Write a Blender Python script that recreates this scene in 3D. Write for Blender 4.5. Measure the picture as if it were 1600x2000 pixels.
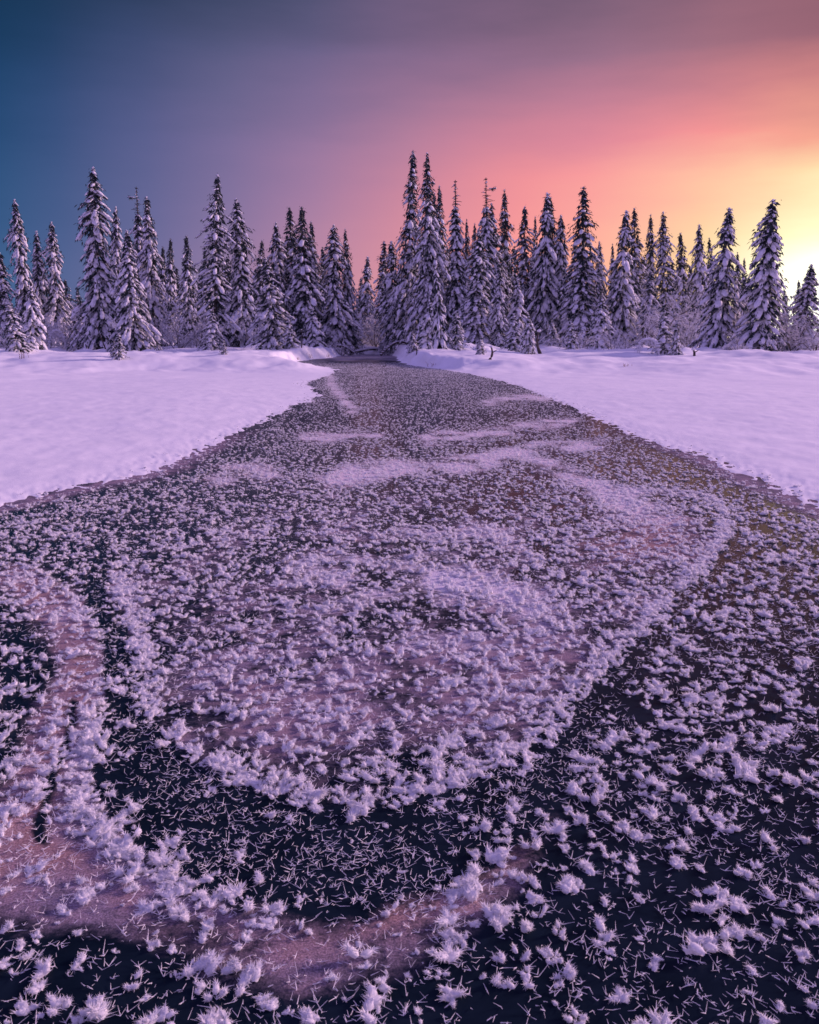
import bpy, math, random
import numpy as np
from mathutils import Matrix, Vector

R = math.radians
SC = bpy.context.scene
COL = SC.collection
for o in list(bpy.data.objects):
    bpy.data.objects.remove(o)

# ------------------------------------------------------------------ camera
FPX, CX, CY = 1700.0, 800.0, 1000.0          # focal length and centre in photo pixels
CAM_H = 1.2
PITCH = math.atan(338.0 / FPX)
CP, SP = math.cos(PITCH), math.sin(PITCH)
cd = bpy.data.cameras.new('camera')
cam = bpy.data.objects.new('camera', cd)
COL.objects.link(cam)
cd.sensor_fit = 'VERTICAL'
cd.sensor_height = 36.0
cd.sensor_width = 28.8
cd.lens = FPX / 2000.0 * 36.0
cd.clip_start = 0.05
cd.clip_end = 6000
cam.location = (0, 0, CAM_H)
cam.rotation_euler = (R(90) - PITCH, 0, 0)
cd.dof.use_dof = True
cd.dof.focus_distance = 5.0
cd.dof.aperture_fstop = 13.0
SC.camera = cam

# ------------------------------------------------------------------ light and exposure
SC.view_settings.view_transform = 'Standard'
SC.view_settings.look = 'None'
SC.view_settings.exposure = 0.0
SC.view_settings.gamma = 1.0
SUN_AZ, SUN_EL = R(68), R(18)                # measured to the right of the view direction
GLOW_AZ = R(27.0)                            # brightest part of the dusk sky
sl = bpy.data.lights.new('sun', 'SUN')
sun = bpy.data.objects.new('sun', sl)
COL.objects.link(sun)
sl.energy = 4.3
sl.angle = R(9)
sl.color = (1.0, 0.64, 0.76)
sdir = Vector((math.sin(SUN_AZ) * math.cos(SUN_EL), math.cos(SUN_AZ) * math.cos(SUN_EL), math.sin(SUN_EL)))
sun.rotation_euler = sdir.to_track_quat('Z', 'Y').to_euler()
sun.location = (30, 25, 20)


def lin(c):
    c = np.asarray(c, float) / 255.0
    return np.where(c <= 0.04045, c / 12.92, ((c + 0.055) / 1.055) ** 2.4)


# colours of the dusk sky, sampled over the compass and over height
SKX = np.array([0, 200, 400, 600, 800, 1000, 1200, 1400, 1600.])
SKY_ROWS = [0, 100, 200, 280, 340, 420, 600]
SKY = np.array([
    [(2, 50, 86), (26, 58, 95), (58, 72, 108), (82, 82, 118), (103, 87, 119), (116, 92, 120), (128, 97, 122), (142, 97, 118), (140, 92, 108)],
    [(5, 55, 94), (38, 66, 110), (74, 83, 122), (104, 94, 134), (128, 101, 136), (145, 106, 136), (155, 110, 135), (168, 112, 128), (170, 106, 120)],
    [(12, 62, 105), (50, 75, 122), (90, 94, 136), (125, 105, 146), (158, 115, 148), (180, 120, 146), (196, 125, 147), (215, 132, 140), (226, 140, 130)],
    [(25, 70, 116), (60, 84, 134), (103, 101, 147), (146, 115, 155), (180, 124, 154), (208, 129, 150), (225, 136, 152), (252, 150, 146), (255, 176, 145)],
    [(32, 76, 122), (66, 88, 138), (109, 105, 151), (155, 119, 158), (194, 129, 155), (230, 138, 150), (250, 148, 153), (255, 190, 160), (255, 220, 168)],
    [(40, 82, 130), (71, 92, 143), (114, 109, 156), (165, 123, 161), (208, 134, 156), (245, 145, 150), (255, 172, 158), (255, 216, 165), (255, 246, 190)],
    [(58, 94, 142), (85, 100, 150), (128, 115, 160), (196, 140, 164), (232, 152, 156), (252, 160, 150), (255, 188, 152), (255, 228, 165), (255, 255, 245)],
], float)
SKY[0] *= .93
SKY[:, 1, 0] += 9
SKY[:, 2, 0] += 5
SKYL = lin(SKY)
SKYL[5, 8] *= 1.1
SKYL[6, 8] *= 1.9


def sky_at(px, py):
    py = min(max(py, 0), 600)
    px = min(max(px, 0), 1600)
    j = min(int(np.searchsorted(SKY_ROWS, py, 'right')) - 1, len(SKY_ROWS) - 2)
    t = (py - SKY_ROWS[j]) / (SKY_ROWS[j + 1] - SKY_ROWS[j])
    row = SKYL[j] * (1 - t) + SKYL[j + 1] * t
    return np.array([np.interp(px, SKX, row[:, k]) for k in range(3)])


def dir_to_px(az, el):
    d = Vector((math.sin(az) * math.cos(el), math.cos(az) * math.cos(el), math.sin(el)))
    z = d.y * CP - d.z * SP
    return CX + FPX * d.x / z, CY - FPX * (d.y * SP + d.z * CP) / z


REAR = np.array([0.35, 0.255, 0.66])
ZEN = np.array([0.25, 0.19, 0.58])
world = bpy.data.worlds.new('World')
SC.world = world
world.use_nodes = True
nt = world.node_tree
nt.nodes.clear()
N, L = nt.nodes, nt.links


def mth(op, a, b=None, nt=nt):
    n = nt.nodes.new('ShaderNodeMath')
    n.operation = op
    for i, v in enumerate((a, b)):
        if v is None:
            continue
        if isinstance(v, (int, float)):
            n.inputs[i].default_value = v
        else:
            nt.links.new(v, n.inputs[i])
    return n.outputs[0]


tc = N.new('ShaderNodeTexCoord')
sx = N.new('ShaderNodeSeparateXYZ')
L.new(tc.outputs['Generated'], sx.inputs[0])
X, Y, Z = sx.outputs
hyp = mth('MAXIMUM', mth('SQRT', mth('ADD', mth('MULTIPLY', X, X), mth('MULTIPLY', Y, Y))), 1e-4)
dt = mth('DIVIDE', mth('ADD', mth('MULTIPLY', X, math.sin(GLOW_AZ)), mth('MULTIPLY', Y, math.cos(GLOW_AZ))), hyp)
daz = mth('DIVIDE', mth('ARCCOSINE', mth('MINIMUM', mth('MAXIMUM', dt, -1.0), 1.0)), math.pi)
mp = N.new('ShaderNodeMapping')
mp.inputs['Scale'].default_value = (2.2, 2.2, 11.0)
mp.inputs['Rotation'].default_value = (0.0, 0.12, 0.0)
L.new(tc.outputs['Generated'], mp.inputs[0])
cn = N.new('ShaderNodeTexNoise')                # faint veils of cloud
cn.inputs['Scale'].default_value = 1.6
cn.inputs['Detail'].default_value = 5
L.new(mp.outputs[0], cn.inputs[0])
elv = mth('ADD', mth('ARCSINE', mth('MINIMUM', mth('MAXIMUM', Z, -1.0), 1.0)), mth('MULTIPLY', mth('SUBTRACT', cn.outputs['Fac'], 0.5), R(4.5)))
ELS = [R(1.5), R(4.0), R(6.5), R(9.0), R(11.5), R(14.0), R(16.5), R(19.2)]
prev = None
for k, e in enumerate(ELS):
    rp = N.new('ShaderNodeValToRGB')
    cr = rp.color_ramp
    cr.interpolation = 'LINEAR'
    stops = []
    for a in (0, 3, 6, 9, 12, 16, 20, 24, 28, 33, 38, 43, 48, 52):
        px, py = dir_to_px(GLOW_AZ - R(a), e)
        stops.append((a / 180.0, sky_at(px, py)))
    edge = stops[-1][1]
    stops.append((66 / 180.0, edge * 0.80 + REAR * 0.20))
    stops.append((85 / 180.0, edge * 0.35 + REAR * 0.65))
    stops.append((108 / 180.0, REAR))
    while len(cr.elements) < len(stops):
        cr.elements.new(0.5)
    for el_, (p, c) in zip(cr.elements, stops):
        el_.position = p
    for el_, (p, c) in zip(cr.elements, stops):
        el_.color = (*c, 1)
    L.new(daz, rp.inputs[0])
    if prev is None:
        prev = rp.outputs[0]
    else:
        mr = N.new('ShaderNodeMapRange')
        mr.inputs[1].default_value = ELS[k - 1]
        mr.inputs[2].default_value = e
        L.new(elv, mr.inputs[0])
        mx = N.new('ShaderNodeMix')
        mx.data_type = 'RGBA'
        L.new(mr.outputs[0], mx.inputs[0])
        L.new(prev, mx.inputs[6])
        L.new(rp.outputs[0], mx.inputs[7])
        prev = mx.outputs[2]
mr = N.new('ShaderNodeMapRange')
mr.interpolation_type = 'SMOOTHSTEP'
mr.inputs[1].default_value = R(19)
mr.inputs[2].default_value = R(58)
L.new(elv, mr.inputs[0])
mx = N.new('ShaderNodeMix')
mx.data_type = 'RGBA'
L.new(mr.outputs[0], mx.inputs[0])
L.new(prev, mx.inputs[6])
mx.inputs[7].default_value = (*ZEN, 1)
bg = N.new('ShaderNodeBackground')
L.new(mx.outputs[2], bg.inputs[0])
bg.inputs[1].default_value = 1.0
nis = N.new('ShaderNodeTexSky')
nis.sky_type = 'NISHITA'
nis.sun_disc = False
nis.sun_elevation = SUN_EL
nis.sun_rotation = SUN_AZ
bg2 = N.new('ShaderNodeBackground')
L.new(nis.outputs[0], bg2.inputs[0])
bg2.inputs[1].default_value = 0.004
ad = N.new('ShaderNodeAddShader')
L.new(bg.outputs[0], ad.inputs[0])
L.new(bg2.outputs[0], ad.inputs[1])
wo = N.new('ShaderNodeOutputWorld')
L.new(ad.outputs[0], wo.inputs[0])

SC.render.engine = 'CYCLES'
SC.cycles.use_denoising = True
SC.cycles.max_bounces = 10
SC.cycles.diffuse_bounces = 6
SC.cycles.glossy_bounces = 3
SC.cycles.transmission_bounces = 6
SC.cycles.sample_clamp_indirect = 6


# ------------------------------------------------------------------ helpers
def at(px, py, z=0.0):
    """the point of the horizontal plane z that is seen at a photo position"""
    xc, yc = (px - CX) / FPX, (CY - py) / FPX
    d = np.array([xc, CP + yc * SP, -SP + yc * CP])
    t = (z - CAM_H) / d[2]
    return d[0] * t, d[1] * t


def plan(x, y, z=0.0):
    """position on the photo-plan of world points"""
    dz = z - CAM_H
    w = np.maximum(y * CP - dz * SP, 1e-3)
    return CX + FPX * x / w, CY - FPX * (y * SP + dz * CP) / w


def hash2(ix, iy, seed):
    h = (ix.astype(np.int64) * 374761393 + iy.astype(np.int64) * 668265263 + seed * 1442695041) & 0x7fffffff
    h = ((h ^ (h >> 13)) * 1274126177) & 0x7fffffff
    h = ((h ^ (h >> 16)) * 1103515245) & 0x7fffffff
    return (h & 0xffff) / 65535.0


def vnoise(x, y, seed=0):
    x = np.asarray(x, float)
    y = np.asarray(y, float)
    ix, iy = np.floor(x), np.floor(y)
    fx, fy = x - ix, y - iy
    fx = fx * fx * (3 - 2 * fx)
    fy = fy * fy * (3 - 2 * fy)
    a = hash2(ix, iy, seed) * (1 - fx) + hash2(ix + 1, iy, seed) * fx
    b = hash2(ix, iy + 1, seed) * (1 - fx) + hash2(ix + 1, iy + 1, seed) * fx
    return (a * (1 - fy) + b * fy) * 2 - 1


def fbm(x, y, o=3, seed=0):
    s, a, t = 0, 1.0, 0
    for i in range(o):
        s = s + a * vnoise(x * 2 ** i + 17.3 * i, y * 2 ** i - 9.1 * i, seed + i)
        t += a
        a *= 0.5
    return s / t


def ss(v, a, b):
    t = np.clip((v - a) / (b - a), 0, 1)
    return t * t * (3 - 2 * t)


def seg_dist(x, y, pts, closed=False):
    d2 = np.full(np.shape(x), 1e18)
    n = len(pts)
    for i in range(n if closed else n - 1):
        ax, ay = pts[i]
        bx, by = pts[(i + 1) % n]
        ex, ey = bx - ax, by - ay
        t = np.clip(((x - ax) * ex + (y - ay) * ey) / (ex * ex + ey * ey + 1e-12), 0, 1)
        d2 = np.minimum(d2, (x - ax - t * ex) ** 2 + (y - ay - t * ey) ** 2)
    return np.sqrt(d2)


def inside(x, y, pts):
    r = np.zeros(np.shape(x), bool)
    n = len(pts)
    for i in range(n):
        ax, ay = pts[i]
        bx, by = pts[(i + 1) % n]
        if ay == by:
            continue
        c = ((ay > y) != (by > y)) & (x < (bx - ax) * (y - ay) / (by - ay) + ax)
        r ^= c
    return r


def smooth_line(pts, n=4):
    """Catmull-Rom through the points"""
    p = [np.array(q, float) for q in pts]
    out = []
    for i in range(len(p) - 1):
        p0, p1, p2, p3 = p[max(i - 1, 0)], p[i], p[i + 1], p[min(i + 2, len(p) - 1)]
        for k in range(n):
            t = k / n
            out.append(tuple(0.5 * (2 * p1 + (p2 - p0) * t + (2 * p0 - 5 * p1 + 4 * p2 - p3) * t * t + (3 * p1 - p0 - 3 * p2 + p3) * t ** 3)))
    out.append(tuple(p[-1]))
    return out


def make_mesh(name, v, tris=None, quads=None, smooth=True, mat=None, attrs=None):
    me = bpy.data.meshes.new(name)
    v = np.asarray(v, np.float32)
    nt_ = 0 if tris is None else len(tris)
    nq = 0 if quads is None else len(quads)
    me.vertices.add(len(v))
    me.vertices.foreach_set('co', v.ravel())
    li, st, tot, c = [], [], [], 0
    if nt_:
        li.append(np.asarray(tris, np.int32).ravel())
        st.append(np.arange(nt_, dtype=np.int32) * 3)
        c = nt_ * 3
    if nq:
        li.append(np.asarray(quads, np.int32).ravel())
        st.append(np.arange(nq, dtype=np.int32) * 4 + c)
    if li:
        li = np.concatenate(li)
        st = np.concatenate(st)
        me.loops.add(len(li))
        me.polygons.add(len(st))
        me.loops.foreach_set('vertex_index', li)
        me.polygons.foreach_set('loop_start', st)
        me.update(calc_edges=True)
        me.polygons.foreach_set('use_smooth', np.full(len(st), smooth))
    if attrs:
        for k, (ty, a) in attrs.items():
            at_ = me.attributes.new(k, ty, 'POINT')
            a = np.asarray(a)
            if ty == 'FLOAT_VECTOR':
                at_.data.foreach_set('vector', a.astype(np.float32).ravel())
            else:
                at_.data.foreach_set('value', a.astype(np.int32 if ty == 'INT' else np.float32))
    if mat:
        me.materials.append(mat)
    me.update()
    return me


def link(name, me, parent=None, loc=None):
    o = bpy.data.objects.new(name, me)
    COL.objects.link(o)
    if parent:
        o.parent = parent
    if loc is not None:
        o.location = loc
    return o


def tag(o, label=None, cat=None, group=None, kind=None):
    if label:
        o['label'] = label
    if cat:
        o['category'] = cat
    if group:
        o['group'] = group
    if kind:
        o['kind'] = kind
    return o


class Geo:
    """collects vertices and triangles"""
    def __init__(s):
        s.v, s.f, s.n = [], [], 0

    def add(s, v, f):
        s.v.append(np.asarray(v, float))
        s.f.append(np.asarray(f, int) + s.n)
        s.n += len(v)

    def mesh(s, name, mat, smooth=True):
        return make_mesh(name, np.concatenate(s.v), np.concatenate(s.f), None, smooth, mat)

    def tube(s, pts, rad, sides=6, cap=True):
        pts = [np.array(p, float) for p in pts]
        vs, fs = [], []
        n = len(pts)
        for i, p in enumerate(pts):
            t = pts[min(i + 1, n - 1)] - pts[max(i - 1, 0)]
            t = t / (np.linalg.norm(t) + 1e-9)
            a = np.array([0, 0, 1.0]) if abs(t[2]) < 0.9 else np.array([1.0, 0, 0])
            u = np.cross(t, a)
            u /= np.linalg.norm(u) + 1e-9
            w = np.cross(t, u)
            for k in range(sides):
                an = 2 * math.pi * k / sides
                vs.append(p + rad[i] * (math.cos(an) * u + math.sin(an) * w))
        for i in range(n - 1):
            for k in range(sides):
                a, b = i * sides + k, i * sides + (k + 1) % sides
                fs += [(a, b, b + sides), (a, b + sides, a + sides)]
        if cap:
            e = (n - 1) * sides
            for k in range(1, sides - 1):
                fs.append((e, e + k, e + k + 1))
                fs.append((0, k + 1, k))
        s.add(vs, fs)


# ------------------------------------------------------------------ materials
def mat(name):
    m = bpy.data.materials.new(name)
    m.use_nodes = True
    t = m.node_tree
    return m, t, t.nodes['Principled BSDF'], t.nodes['Material Output']


def noise(t, scale, detail=3, rough=0.55, coord='Object', dist=0.0):
    c = t.nodes.new('ShaderNodeTexCoord')
    n = t.nodes.new('ShaderNodeTexNoise')
    n.inputs['Scale'].default_value = scale
    n.inputs['Detail'].default_value = detail
    n.inputs['Roughness'].default_value = rough
    n.inputs['Distortion'].default_value = dist
    t.links.new(c.outputs[coord], n.inputs['Vector'])
    return n.outputs['Fac']


def ramp(t, fac, stops):
    r = t.nodes.new('ShaderNodeValToRGB')
    while len(r.color_ramp.elements) < len(stops):
        r.color_ramp.elements.new(0.5)
    for e, (p, c) in zip(r.color_ramp.elements, stops):
        e.position = p
        e.color = (*c, 1) if len(c) == 3 else c
    t.links.new(fac, r.inputs[0])
    return r.outputs[0]


def bump(t, h, strength, dist, p):
    b = t.nodes.new('ShaderNodeBump')
    b.inputs['Strength'].default_value = strength
    b.inputs['Distance'].default_value = dist
    t.links.new(h, b.inputs['Height'])
    t.links.new(b.outputs[0], p.inputs['Normal'])
    return b


def mixc(t, f, a, b, mode='MIX'):
    m = t.nodes.new('ShaderNodeMix')
    m.data_type = 'RGBA'
    m.blend_type = mode
    for i, v in ((0, f), (6, a), (7, b)):
        if isinstance(v, (int, float)):
            m.inputs[i].default_value = v
        elif isinstance(v, tuple):
            m.inputs[i].default_value = (*v, 1)
        else:
            t.links.new(v, m.inputs[i])
    return m.outputs[2]


# snow lying on the ground: coarse grain and soft wind ripples
M_SNOW, t, p, _ = mat('ground snow')
t.links.new(ramp(t, noise(t, 1.3, 4), [(0.3, (0.80, 0.81, 0.83)), (0.7, (0.88, 0.88, 0.89))]), p.inputs['Base Color'])
p.inputs['Roughness'].default_value = 0.85
p.inputs['Specular IOR Level'].default_value = 0.2
b1 = t.nodes.new('ShaderNodeBump')
b1.inputs['Strength'].default_value = 0.18
b1.inputs['Distance'].default_value = 0.02
t.links.new(noise(t, 9, 4), b1.inputs['Height'])
b2 = bump(t, noise(t, 160, 2), 0.35, 0.004, p)
t.links.new(b1.outputs[0], b2.inputs['Normal'])

# snow caked on branches
M_TSNOW, t, p, _ = mat('caked snow')
t.links.new(ramp(t, noise(t, 5, 3), [(0.25, (0.70, 0.71, 0.74)), (0.6, (0.88, 0.88, 0.90))]), p.inputs['Base Color'])
p.inputs['Roughness'].default_value = 0.9
p.inputs['Specular IOR Level'].default_value = 0.15
bump(t, noise(t, 9, 4, 0.65), 0.9, 0.10, p)

# spruce needles
M_NEEDLE, t, p, _ = mat('spruce needles')
t.links.new(ramp(t, noise(t, 1.7, 3), [(0.3, (0.014, 0.028, 0.030)), (0.7, (0.040, 0.060, 0.056))]), p.inputs['Base Color'])
p.inputs['Roughness'].default_value = 0.7

M_BARK, t, p, _ = mat('spruce bark')
t.links.new(ramp(t, noise(t, 8, 4), [(0.3, (0.035, 0.028, 0.024)), (0.7, (0.10, 0.080, 0.068))]), p.inputs['Base Color'])
p.inputs['Roughness'].default_value = 0.9
bump(t, noise(t, 25, 3), 0.6, 0.02, p)

M_RIME, t, p, _ = mat('rime on twigs')
t.links.new(ramp(t, noise(t, 4, 3), [(0.35, (0.40, 0.38, 0.38)), (0.6, (0.78, 0.78, 0.80))]), p.inputs['Base Color'])
p.inputs['Roughness'].default_value = 0.9

# feathery frost crystals: white, letting light through
M_FROST, t, p, out = mat('frost crystals')
fc = ramp(t, noise(t, 3, 2), [(0.3, (0.93, 0.93, 0.95)), (0.7, (0.96, 0.96, 0.97))])
t.links.new(fc, p.inputs['Base Color'])
p.inputs['Roughness'].default_value = 0.55
p.inputs['Specular IOR Level'].default_value = 0.3
tr = t.nodes.new('ShaderNodeBsdfTranslucent')
t.links.new(fc, tr.inputs['Color'])
ms = t.nodes.new('ShaderNodeMixShader')
ms.inputs[0].default_value = 0.42
t.links.new(p.outputs[0], ms.inputs[1])
t.links.new(tr.outputs[0], ms.inputs[2])
t.links.new(ms.outputs[0], out.inputs['Surface'])

# dark lake ice with a film of snow dust and rusty stains
M_ICE, t, p, _ = mat('black ice')
af = t.nodes.new('ShaderNodeAttribute')
af.attribute_name = 'film'
ar = t.nodes.new('ShaderNodeAttribute')
ar.attribute_name = 'rust'
aw = t.nodes.new('ShaderNodeAttribute')
aw.attribute_name = 'powder_glow'
n1 = noise(t, 34, 8, 0.78)
n2 = noise(t, 7, 4, 0.6, dist=0.6)
fm = mth('ADD', mth('MULTIPLY', af.outputs['Fac'], 1.5, t), mth('MULTIPLY', mth('ADD', mth('SUBTRACT', n1, 0.5, t), mth('SUBTRACT', n2, 0.5, t), t), mth('MULTIPLY', mth('MINIMUM', mth('ADD', af.outputs['Fac'], aw.outputs['Fac'], t), 0.7, t), 2.2, t), t), t)
mrn = t.nodes.new('ShaderNodeMapRange')
mrn.interpolation_type = 'SMOOTHSTEP'
mrn.inputs[1].default_value = 0.38
mrn.inputs[2].default_value = 1.10
t.links.new(fm, mrn.inputs[0])
film = mrn.outputs[0]
dark = ramp(t, n2, [(0.3, (0.003, 0.008, 0.014)), (0.7, (0.010, 0.020, 0.032))])
rst = mth('MINIMUM', mth('MAXIMUM', mth('ADD', ar.outputs['Fac'], mth('MULTIPLY', mth('SUBTRACT', n2, 0.5, t), 1.2, t), t), 0.0, t), 1.0, t)
dust = mixc(t, rst, (0.27, 0.225, 0.28), (0.40, 0.235, 0.19))
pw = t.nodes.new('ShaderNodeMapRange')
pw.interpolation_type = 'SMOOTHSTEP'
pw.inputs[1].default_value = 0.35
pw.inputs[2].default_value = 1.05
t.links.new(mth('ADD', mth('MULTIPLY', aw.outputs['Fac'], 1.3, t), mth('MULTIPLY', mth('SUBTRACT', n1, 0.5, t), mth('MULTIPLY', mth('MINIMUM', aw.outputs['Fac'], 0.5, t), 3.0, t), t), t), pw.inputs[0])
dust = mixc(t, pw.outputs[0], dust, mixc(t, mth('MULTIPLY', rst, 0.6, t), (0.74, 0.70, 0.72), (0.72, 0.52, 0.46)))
gr = ramp(t, noise(t, 210, 3, 0.7), [(0.32, (0.45, 0.43, 0.46)), (0.5, (0.95, 0.95, 0.95)), (0.66, (1.55, 1.55, 1.6))])
dust = mixc(t, 1.0, dust, gr, 'MULTIPLY')
film = mth('MAXIMUM', film, pw.outputs[0], t)
t.links.new(mixc(t, film, dark, dust), p.inputs['Base Color'])
rr = t.nodes.new('ShaderNodeMapRange')
rr.inputs[3].default_value = 0.20
p.inputs['Specular IOR Level'].default_value = 0.06
rr.inputs[4].default_value = 0.85
t.links.new(film, rr.inputs[0])
t.links.new(rr.outputs[0], p.inputs['Roughness'])
p.inputs['IOR'].default_value = 1.31
bump(t, mth('MULTIPLY', n1, film, t), 0.45, 0.008, p)

# ------------------------------------------------------------------ the river and its shores
left_px = [(691, 692), (640, 699), (600, 703), (566, 709), (562, 712), (600, 714.5), (650, 719), (660, 725), (640, 735), (598, 748), (612, 757), (628, 768), (612, 780),
           (560, 805), (500, 836), (430, 868), (370, 895), (300, 925), (150, 957), (0, 992), (-220, 1045)]
right_px = [(760, 692.5), (775, 697), (782, 707), (812, 715.5), (870, 722.5), (940, 736), (1000, 752), (1060, 775), (1130, 806), (1200, 840), (1290, 872), (1380, 902),
            (1450, 936), (1530, 968), (1600, 998), (1800, 1070)]
LW = smooth_line([at(*q) for q in left_px], 4)
RW = smooth_line([at(*q) for q in right_px], 4)
RIVER = LW + [(-5.5, 2.0), (-6, -5), (6, -5), (5.2, 2.0)] + RW[::-1]


def shore(x, y):
    d = seg_dist(x, y, RIVER, True)
    return np.where(inside(x, y, RIVER), -d, d)


def terrain(x, y):
    x = np.asarray(x, float)
    y = np.asarray(y, float)
    sd = shore(x, y)
    far = ss(y, 12, 40)
    sd = sd + (0.12 + 0.20 * far) * fbm(x * 1.6, y * 1.0, 3, 5) + 0.09 * fbm(x * 6, y * 4, 3, 9)
    h = 0.045 * (1 - np.exp(-np.maximum(sd, 0) / 0.8)) + np.minimum(sd, 0) * 0.05 - 0.004
    h = h + 0.012 * np.exp(-((sd - .1) / .35) ** 2) * (1 - .6 * far) * fbm(x * 22, y * 14, 3, 15)
    h = h + 0.010 * ss(sd, 0.0, 0.5) * (1 - far) * fbm(x * 5, y * 3, 3, 21)
    off = ss(sd, 0.0, np.where(x < 0, 2.6 - 1.9 * ss(y, 40, 46), 1.9 - 1.2 * ss(y, 32, 40)))
    side = np.where(x < 0, 4.0, 1.0)
    h = h + (0.50 + 0.12 * fbm(x * .10, y * .10, 2, 3)) * ss(y + 3 * fbm(x * .12, y * .05, 2, 31), 26 + side, 40) * off
    h = h + off * ss(y, 22, 36) * (0.24 * fbm(x * 0.30, y * 0.22, 3, 11) + 0.08 * fbm(x * 1.1, y * 0.7, 3, 12))
    h = h + off * ss(y, 36, 50) * 0.38 * np.maximum(fbm(x * 0.7, y * 0.5, 3, 41), 0)
    h = h + ss(sd, 0.4, 2.5) * (0.05 * fbm(x * 0.33, y * 0.22, 3, 51) + 0.006 * fbm(x * 1.2 + y * .5, y * 2.2, 3, 53))
    h = np.maximum(h, 0.014 * ss(sd, .3, 1.0) + np.minimum(sd - .3, 0) * .2)
    h = h + ss(y, 90, 400) * 1.2
    return h


# one sheet out to the horizon, finer towards the place where one stands
ang = np.concatenate([np.linspace(-180, -60, 25)[:-1], np.linspace(-60, -31, 50)[:-1], np.linspace(-31, 31, 560), np.linspace(31, 60, 50)[1:], np.linspace(60, 180, 25)[1:]])
rad = np.concatenate([[0.3, 0.8], np.geomspace(1.3, 90, 470), np.geomspace(92, 400, 18)])
A, RD = np.meshgrid(np.radians(ang), rad)
gx, gy = RD * np.sin(A), RD * np.cos(A)
gz = terrain(gx.ravel(), gy.ravel())
nr, na = A.shape
idx = np.arange(nr * na).reshape(nr, na)
q = np.stack([idx[:-1, :-1], idx[:-1, 1:], idx[1:, 1:], idx[1:, :-1]], -1).reshape(-1, 4)
keep = (gz[q] > -0.06).any(1)
q = q[keep][:, ::-1]
gnd = make_mesh('ground', np.stack([gx.ravel(), gy.ravel(), gz], -1), None, q, True, M_SNOW)
tag(link('snow_ground', gnd), 'snow-covered ground on both sides of the frozen creek', kind='structure')

# the pattern of the ice: lines and patches where dust, stains and frost gathered
DARK1 = smooth_line([(195, 985), (205, 1090), (203, 1190), (222, 1320), (262, 1425), (350, 1548), (500, 1640), (690, 1672), (850, 1632), (990, 1562), (1085, 1475), (1140, 1375), (1195, 1305)], 3)
DARK2 = smooth_line([(1195, 1305), (1290, 1230), (1350, 1150), (1430, 1080)], 3)
DARK3 = smooth_line([(140, 1370), (120, 1470), (85, 1590), (78, 1640)], 3)
RIM1 = smooth_line([(230, 1120), (262, 1200), (278, 1290), (290, 1370), (335, 1430), (420, 1492), (540, 1542), (680, 1562), (820, 1545), (930, 1500)], 3)
RIM2 = smooth_line([(930, 1500), (1060, 1425), (1125, 1355), (1190, 1285), (1255, 1225), (1315, 1160), (1390, 1080), (1418, 1020), (1395, 975), (1320, 958), (1220, 962)], 3)
RIM3 = smooth_line([(195, 1330), (178, 1420), (160, 1520), (185, 1610), (270, 1680), (380, 1745), (500, 1780)], 3)
RIM4 = smooth_line([(1130, 1500), (1090, 1570), (1000, 1650), (900, 1720)], 3)
TONGUE = smooth_line([(30, 1130), (110, 1185), (155, 1260), (150, 1340), (110, 1430), (60, 1560), (-20, 1690)], 3)
ARC = smooth_line([(60, 1640), (200, 1720), (300, 1790), (460, 1850), (620, 1845), (770, 1800), (900, 1750), (1010, 1650), (1080, 1520), (1100, 1440)], 3)
STREAKS = [smooth_line(s, 3) for s in (
    [(650, 935), (740, 915), (900, 905), (1020, 880), (1110, 872)], [(840, 855), (940, 848), (1040, 832), (1110, 822)], [(600, 858), (660, 850), (725, 850)],
    [(1020, 885), (1120, 930), (1230, 985), (1300, 1000)], [(955, 785), (1010, 775), (1070, 778)], [(640, 720), (655, 760), (690, 800)],
    [(430, 935), (470, 920), (520, 925)], [(1060, 870), (1120, 872), (1170, 868)])]


def k_of(v):
    return np.maximum(v - 662.0, 20.0) / 800.0


def band(u, v, line, w, asp=1.0, pw_=2):
    d = seg_dist(u, v * asp, [(a, b * asp) for a, b in line])
    return np.exp(-(d / (w * k_of(v))) ** pw_)


def ell(u, v, cx, cy, rx, ry):
    return np.exp(-(((u - cx) / rx) ** 2 + ((v - cy) / ry) ** 2))


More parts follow.
